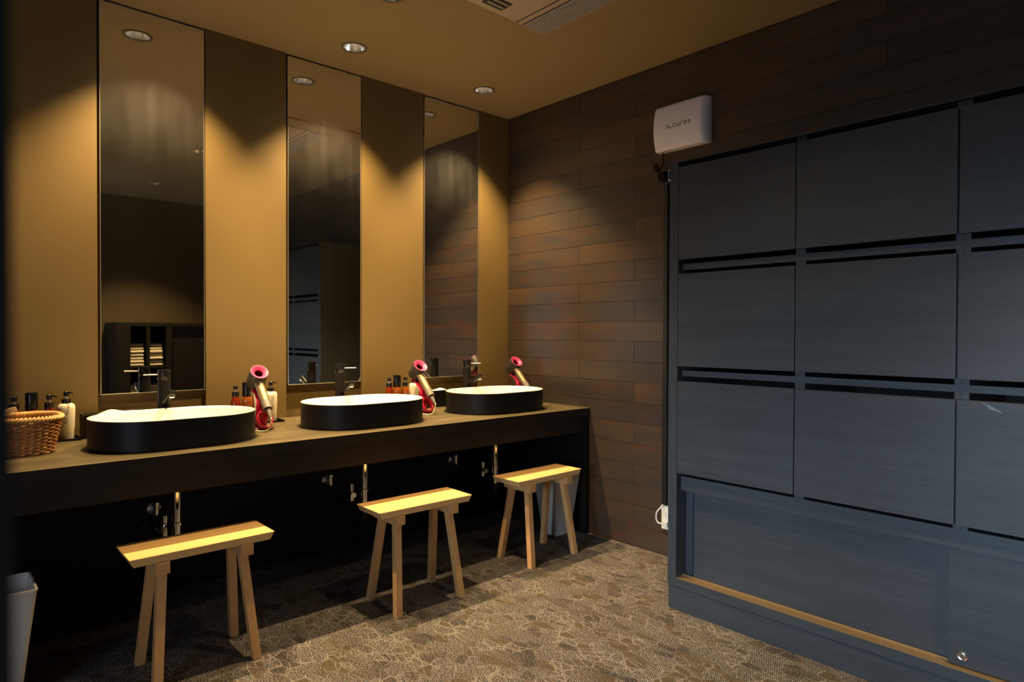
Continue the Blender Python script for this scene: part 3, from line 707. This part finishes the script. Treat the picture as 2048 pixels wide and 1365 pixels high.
def ctube(bm, pts, r, k=6, flat=1.):
    n = len(pts); V = []
    for i in range(n):
        tg = (pts[(i+1) % n]-pts[i-1]).normalized(); u = Vector((0, 0, 1)); u = (u-tg*u.dot(tg)).normalized(); v = tg.cross(u)
        V.append([bm.verts.new(pts[i]+u*math.cos(2*PI*q/k)*r*flat+v*math.sin(2*PI*q/k)*r) for q in range(k)])
    for i in range(n):
        for q in range(k): bm.faces.new((V[i][q], V[i][(q+1) % k], V[(i+1) % n][(q+1) % k], V[(i+1) % n][q]))
for r in range(19): ctube(bm, bpath(.004+r*.0062, 176, .0036+.0008*math.sin(r*2.3), PI*(r % 2)+.25*math.sin(r*1.7)), .0031, 6, 1.0)
mk('woven_side', bm, 'wicker', t, 60)
bm = BM()
for q in range(44):
    a = bpath(.0, 44)[q]; b = bpath(.122, 44)[q]; tube(bm, [a, b], .0024, 6)
mk('stakes', bm, 'wicker', t, 60)
bm = BM(); 
for ph in (0, 2.09, 4.19):
    base = bpath(.124, 200); pts = []
    for i, p in enumerate(base):
        a = 2*PI*i/200*26+ph; nn = Vector((p.x, p.y, 0)).normalized(); pts.append(p+nn*math.cos(a)*.0065+Vector((0, 0, math.sin(a)*.0065)))
    ctube(bm, pts, .0046, 6)
mk('braided_rim', bm, 'wicker_rim', t, 60)
bm = BM(); loft(bm, [bpath(0, 60), bpath(.004, 60)]); mk('bottom', bm, 'wicker', t)
PL = ['at the right front of the basket pile', 'at the left middle of the basket pile', 'at the front left of the basket pile', 'against the back wall side of the basket pile', 'lying on top of the basket pile']
for i, (dx, dy, dz, rx, ry, rz) in enumerate([(.055, .035, .085, .25, .1, .2), (-.03, -.04, .092, -.2, .25, .1), (.055, -.10, .10, .15, -.3, .4), (-.05, .085, .088, .3, .1, -.3), (.0, -.02, .140, .32, -.12, .15)]):
    bm = BM(); box(bm, -.030, .030, -.048, .048, -.008, .008, bev=.002)
    bmesh.ops.transform(bm, matrix=Matrix.Translation((0, 0, 0)) @ Euler((rx, ry, rz)).to_matrix().to_4x4(), verts=bm.verts)
    o = mk('amenity_packet', bm, 'tan_paper', None, loc=(.335+dx*.8, -2.63+dy*.8, CZ+dz))
    tag(o, 'small tan paper packet ' + PL[i], 'packet', 'tan packets in the basket')

# ------------------------------------------------------------------ lockers
LX0, LX1, LY, LZ = 1.604, 3.160, -.527, 1.862
t = thing('locker_cabinet', 'large charcoal wood-grain locker cabinet standing against the plank wall', 'cabinet', (LX0, 0, 0))
def LB(name, mat, boxes, bev=.0, par=None):
    bm = BM()
    for b in boxes: box(bm, b[0]-LX0, b[1]-LX0, b[2], b[3], b[4], b[5], bev=bev)
    return mk(name, bm, mat, par or t)
YB = -.014
LB('side_panel', 'laminate_v', [(LX0, LX0+.040, LY, YB, .100, LZ)], .001)
LB('side_panel', 'laminate_v', [(LX1-.040, LX1, LY, YB, .100, LZ)], .001)
LB('top_panel', 'laminate', [(LX0+.0405, LX1-.0405, LY, YB, 1.8555, LZ)])
LB('plinth', 'laminate', [(LX0+.002, LX1-.002, LY+.004, YB, 0, .0995)])
LB('bottom_panel', 'laminate', [(LX0+.0405, LX1-.0405, LY, YB, .1, .1340)], .001)
LB('back_panel', 'black_panel', [(LX0+.0405, LX1-.0405, YB-.012, YB, .135, 1.855)])
cols = [(1.6465, 2.1295), (2.1335, 2.6210), (2.6275, 3.1185)]
rws = [(1.454, 1.834), (1.015, 1.395), (.572, .953)]
FY = LY+.0205
rails = [(1.411, 1.436), (.974, .997)]
divs = [(2.125, 2.1605), (2.6145, 2.6335), (2.6345, 2.653)]
LB('rail', 'laminate', [(1.654, 3.1185, FY, FY+.02, a, b) for a, b in rails[:1]])
LB('rail', 'laminate', [(1.654, 3.1185, FY, FY+.02, a, b) for a, b in rails[1:]])
LB('rail', 'laminate', [(1.652, 3.1185, FY, FY+.02, .500, .557)])
for a, b in divs: LB('divider', 'laminate_v', [(a, b, FY+.0002, YB-.013, .5575, 1.855)])
LB('shelf', 'black_panel', [(LX0+.0405, LX1-.0405, FY+.0205, YB-.013, a, b) for a, b in rails])
LB('shelf', 'black_panel', [(LX0+.0405, LX1-.0405, FY+.0205, YB-.013, .535, .557)])
for cx0, cx1 in cols:
    for z0, z1 in rws: LB('door', 'laminate', [(cx0, cx1, LY, LY+.0198, z0, z1)], .0008)
LB('jamb', 'laminate_v', [(1.6445, 1.676, -.452, -.440, .1345, .5345)])
d1 = LB('sliding_door', 'laminate', [(1.6905, 2.66, -.470, -.452, .139, .4995)], .0008)
d2 = LB('sliding_door', 'laminate', [(2.603, 3.1185, -.500, -.482, .139, .4995)], .0008)
bm = BM(); lathe(bm, [(.014, 0), (.014, .003), (.012, .0045), (.009, .0035), (.0085, .006), (0, .0065)], (2.642-LX0, -.5002, .172), (0, -1, 0), 28, cap1=False); lk = mk('lock', bm, 'steel', d2, 40)
bm = BM(); box(bm, 2.6412-LX0, 2.6428-LX0, -.5072, -.5066, .1675, .1765); mk('keyhole', bm, 'black_plastic', d2)
LB('track', 'track', [(1.6445, 3.1185, -.5265, -.5215, .1345, .1358), (1.6445, 3.1185, -.476, -.471, .1342, .1385), (1.6445, 3.1185, -.5210, -.4765, .1342, .1350)])
# scuff on the lower right door
bm = BM()
pts = [(2.690, .9475, .0010), (2.699, .944, .0022), (2.706, .939, .0044), (2.713, .934, .0052), (2.722, .931, .0030), (2.731, .926, .0022), (2.738, .923, .0006)]
V = [(bm.verts.new((x-LX0, LY-.0004, z+h)), bm.verts.new((x-LX0, LY-.0004, z-h))) for x, z, h in pts]
for a, b in zip(V, V[1:]): bm.faces.new((a[0], b[0], b[1], a[1]))
mk('scuff_mark', bm, pbr('scuff', (.13, .15, .18), .6, var=.4, vscale=120), t)

# ------------------------------------------------------------------ wall device, cords
t = thing('air_purifier', 'white rounded air-purifier box on the plank wall above the lockers', 'air purifier', (1.334, -.002, 2.076))
bm = BM(); Wh = .148
sec = []   # horizontal section: curved front
nU = 32
def fy(x, z=.101):
    u = x/Wh; return -(.046+.020*(1-((z-.112)/.112)**2)) + .006*u*u + (0 if u < .78 else .036*((u-.78)/.22)**2.2)
def dev_ring(z, inset):
    w_ = Wh-inset
    P = [Vector((-w_+2*w_*k/nU, fy(-w_+2*w_*k/nU, z)+inset*.6, z)) for k in range(nU+1)]
    return P + [Vector((w_, 0, z)), Vector((-w_, 0, z))]
loft(bm, [dev_ring(0, .004), dev_ring(.003, .0)] + [dev_ring(.003+.218*k/12, 0) for k in range(1, 13)] + [dev_ring(.224, .004)])
mk('casing', bm, 'device_white', t, 40)
# lettering ALCURE and dotted square, thin raised strokes on the front
def letters():
    W = 1.0; H = 1.0
    return [
        [[(0, 0), (.45, 1), (.55, 1), (1, 0)]],
        [[(0, 1), (0, .12), (.12, 0), (.85, 0)]],
        [[(.9, 1), (.15, 1), (0, .88), (0, .12), (.15, 0), (.9, 0)]],
        [[(0, 1), (0, .12), (.15, 0), (.8, 0), (.92, .12), (.92, 1)]],
        [[(0, 0), (0, .88), (.15, 1), (.75, 1)]],
        [[(.92, .5), (.92, .88), (.8, 1), (.15, 1), (0, .88), (0, .12), (.15, 0), (.92, 0)], [(.92, .5), (.35, .5)]]]
bm = BM(); lw, lh, gap, th = .0150, .0165, .0065, .0029
x0 = -.071; zb = .101
for gi, G_ in enumerate(letters()):
    for st_ in G_:
        for (ax_, az_), (bx_, bz_) in zip(st_, st_[1:]):
            p = Vector((x0+ax_*lw, 0, zb+az_*lh)); q = Vector((x0+bx_*lw, 0, zb+bz_*lh)); d = (q-p).normalized(); nn = Vector((-d.z, 0, d.x))*th/2
            p -= d*th*.4; q += d*th*.4; c = [p+nn, q+nn, q-nn, p-nn]
            f = [Vector((v.x, fy(v.x, v.z)-.0006, v.z)) for v in c]; g_ = [Vector((v.x, fy(v.x, v.z)+.0006, v.z)) for v in c]
            loft(bm, [f, g_])
    x0 += lw+gap if gi not in (4,) else lw+gap*.6
mk('lettering', bm, 'grey_ink', t)
bm = BM()
for i in range(4):
    for j in range(5):
        xx = x0+.001+i*.0036; zz = zb-.0015+j*.0040; box(bm, xx, xx+.0028, fy(xx, zz)-.0008, fy(xx, zz)+.001, zz, zz+.0031)
mk('dot_emblem', bm, 'pale_ink', t)
bm = BM(); tube(bm, smooth_path([(1.222, -.03, 2.072), (1.224, -.03, 2.04), (1.226, -.035, 2.012), (1.214, -.04, 1.992), (1.196, -.03, 1.985), (1.178, -.04, 1.996), (1.176, -.045, 2.018), (1.188, -.045, 2.026), (1.200, -.045, 2.012), (1.208, -.045, 1.990), (1.214, -.04, 1.975)]), .0032, 8)
bmesh.ops.translate(bm, verts=bm.verts, vec=-t.location); mk('power_cord', bm, 'black_plastic', t, 60)['label'] = 'looped black power cord'
t = thing('plug_adapter', 'black plug and power adapter beside the top corner of the lockers', 'adapter', (1.222, -.002, 1.925))
bm = BM(); box(bm, -.016, .024, -.052, -.012, 0, .048, bev=.004); mk('adapter_body', bm, 'black_plastic', t, 40)
bm = BM(); lathe(bm, [(.014, 0), (.016, .006), (.016, .020), (.009, .028)], (-.020, -.045, .058), (-.5, -.1, .6), 16); mk('plug', bm, 'black_plastic', t, 40)
t = thing('socket_outlet', 'small socket with a pale frame at the top of the black conduit', 'socket', (1.262, -.002, 1.925))
bm = BM(); frame(bm, -.016, .020, -.004, -.004, 0, 0, 0) if False else None; bm = BM(); box(bm, -.014, .022, -.020, 0, 0, .058, bev=.002); mk('plate', bm, 'white_plastic', t)
bm = BM(); box(bm, -.008, .016, -.0206, -.0198, .008, .050); mk('socket_face', bm, 'black_plastic', t)
t = thing('cable_conduit', 'black cable conduit running down the plank wall beside the lockers', 'conduit', (1.231, -.002, .268))
bm = BM(); box(bm, -.0125, .0125, -.016, 0, 0, 1.650, bev=.003); mk('channel', bm, 'conduit', t)
t = thing('wall_outlet', 'beige wall outlet low on the plank wall beside the lockers', 'outlet', (1.246, -.002, .140))
bm = BM(); box(bm, -.033, .037, -.008, 0, 0, .122, bev=.002); mk('plate', bm, 'cream_bottle', t)
bm = BM(); box(bm, -.010, .018, -.010, -.007, .030, .092, bev=.001); mk('socket_face', bm, 'white_plastic', t)
bm = BM(); tube(bm, smooth_path([(1.224, -.010, .268), (1.218, -.025, .250), (1.200, -.032, .225), (1.197, -.032, .190), (1.212, -.032, .172), (1.236, -.026, .175)]), .0042, 8)
pc = thing('power_plug', 'white plug with a short bent cord in the low beige outlet', 'plug'); mk('cord', bm, 'white_plastic', pc, 60)
bm = BM(); box(bm, 1.232, 1.262, -.034, -.0125, .160, .186, bev=.003); mk('plug_body', bm, 'white_plastic', pc)

# ------------------------------------------------------------------ towel cabinet seen in the mirror
TX0, TX1, TY0, TY1, TH = 3.95, XR-.003, -1.467, -.45, 1.238
t = thing('towel_cabinet', 'dark open towel cabinet reflected in the near mirror', 'cabinet', (TX0, TY0, 0))
def TB(name, mat, boxes):
    bm = BM()
    for b in boxes: box(bm, b[0]-TX0, b[1]-TX0, b[2]-TY0, b[3]-TY0, b[4], b[5])
    return mk(name, bm, mat, t)
TB('top_board', 'cabinet_dark', [(TX0, TX1, TY0, TY1, TH-.035, TH)])
TB('side_panel', 'cabinet_dark', [(TX0, TX1, TY0, TY0+.121, 0, TH-.0355)])
TB('side_panel', 'cabinet_dark', [(TX0, TX1, TY1-.03, TY1, 0, TH-.0355)])
OP = [(-1.346, -1.204), (-1.177, -1.029)]
TB('divider', 'cabinet_dark', [(TX0+.001, TX1-.02, OP[0][1], OP[1][0], 0, TH-.036)])
TB('divider', 'cabinet_dark', [(TX0+.001, TX1-.02, OP[1][1], OP[1][1]+.05, 0, TH-.036)])
TB('front_panel', 'cabinet_dark', [(TX0+.03, TX0+.05, OP[1][1]+.0505, TY1-.0305, .0, TH-.036)])
TB('back_panel', 'plain_wall', [(TX1-.019, TX1, TY0+.1215, TY1-.0305, 0, TH-.036)])
TB('shelf', 'cabinet_dark', [(TX0, TX1-.02, a, b, .790, .805) for a, b in OP])
TB('shelf', 'cabinet_dark', [(TX0, TX1-.02, a, b, .48, .495) for a, b in OP])
ORD = ['', 'second', 'third', 'fourth', 'fifth', 'sixth']; tw0 = None; wh = ['left bay', 'right bay']
for k, (a, b) in enumerate(OP):
    for base, n, sl in ((.806, 7, 'upper'), (.4955, 4, 'lower')):
        for j in range(n):
            if tw0 is None:
                bm = BM(); hw = .060
                prof = [(0, .002), (.12, 0), (.24, .0), (.26, .004), (.268, .014), (.262, .026), (.24, .031), (.12, .032), (0, .031)]
                loft(bm, [[Vector((-x, yy, z*(1+.06*math.sin(yy*60)))) for x, z in prof] for yy in (-hw, -hw*.6, -hw*.2, hw*.2, hw*.6, hw)])
                o = tw0 = mk('folded_towel', bm, 'towel', None, 50)
            else:
                o = tw0.copy(); COL.objects.link(o)
            o.location = (TX0+.29+random.uniform(0, .02)+.004*j, a+.0605+random.uniform(0, .006), base+.0325*j)
            od = 'topmost' if j == n-1 else ('lowest' if j == 0 else ORD[j]+' from the bottom')
            tag(o, 'folded cream towel, %s of the %s stack on the %s shelf' % (od, ('left', 'right')[k], sl), 'towel', 'folded towels in the towel cabinet')
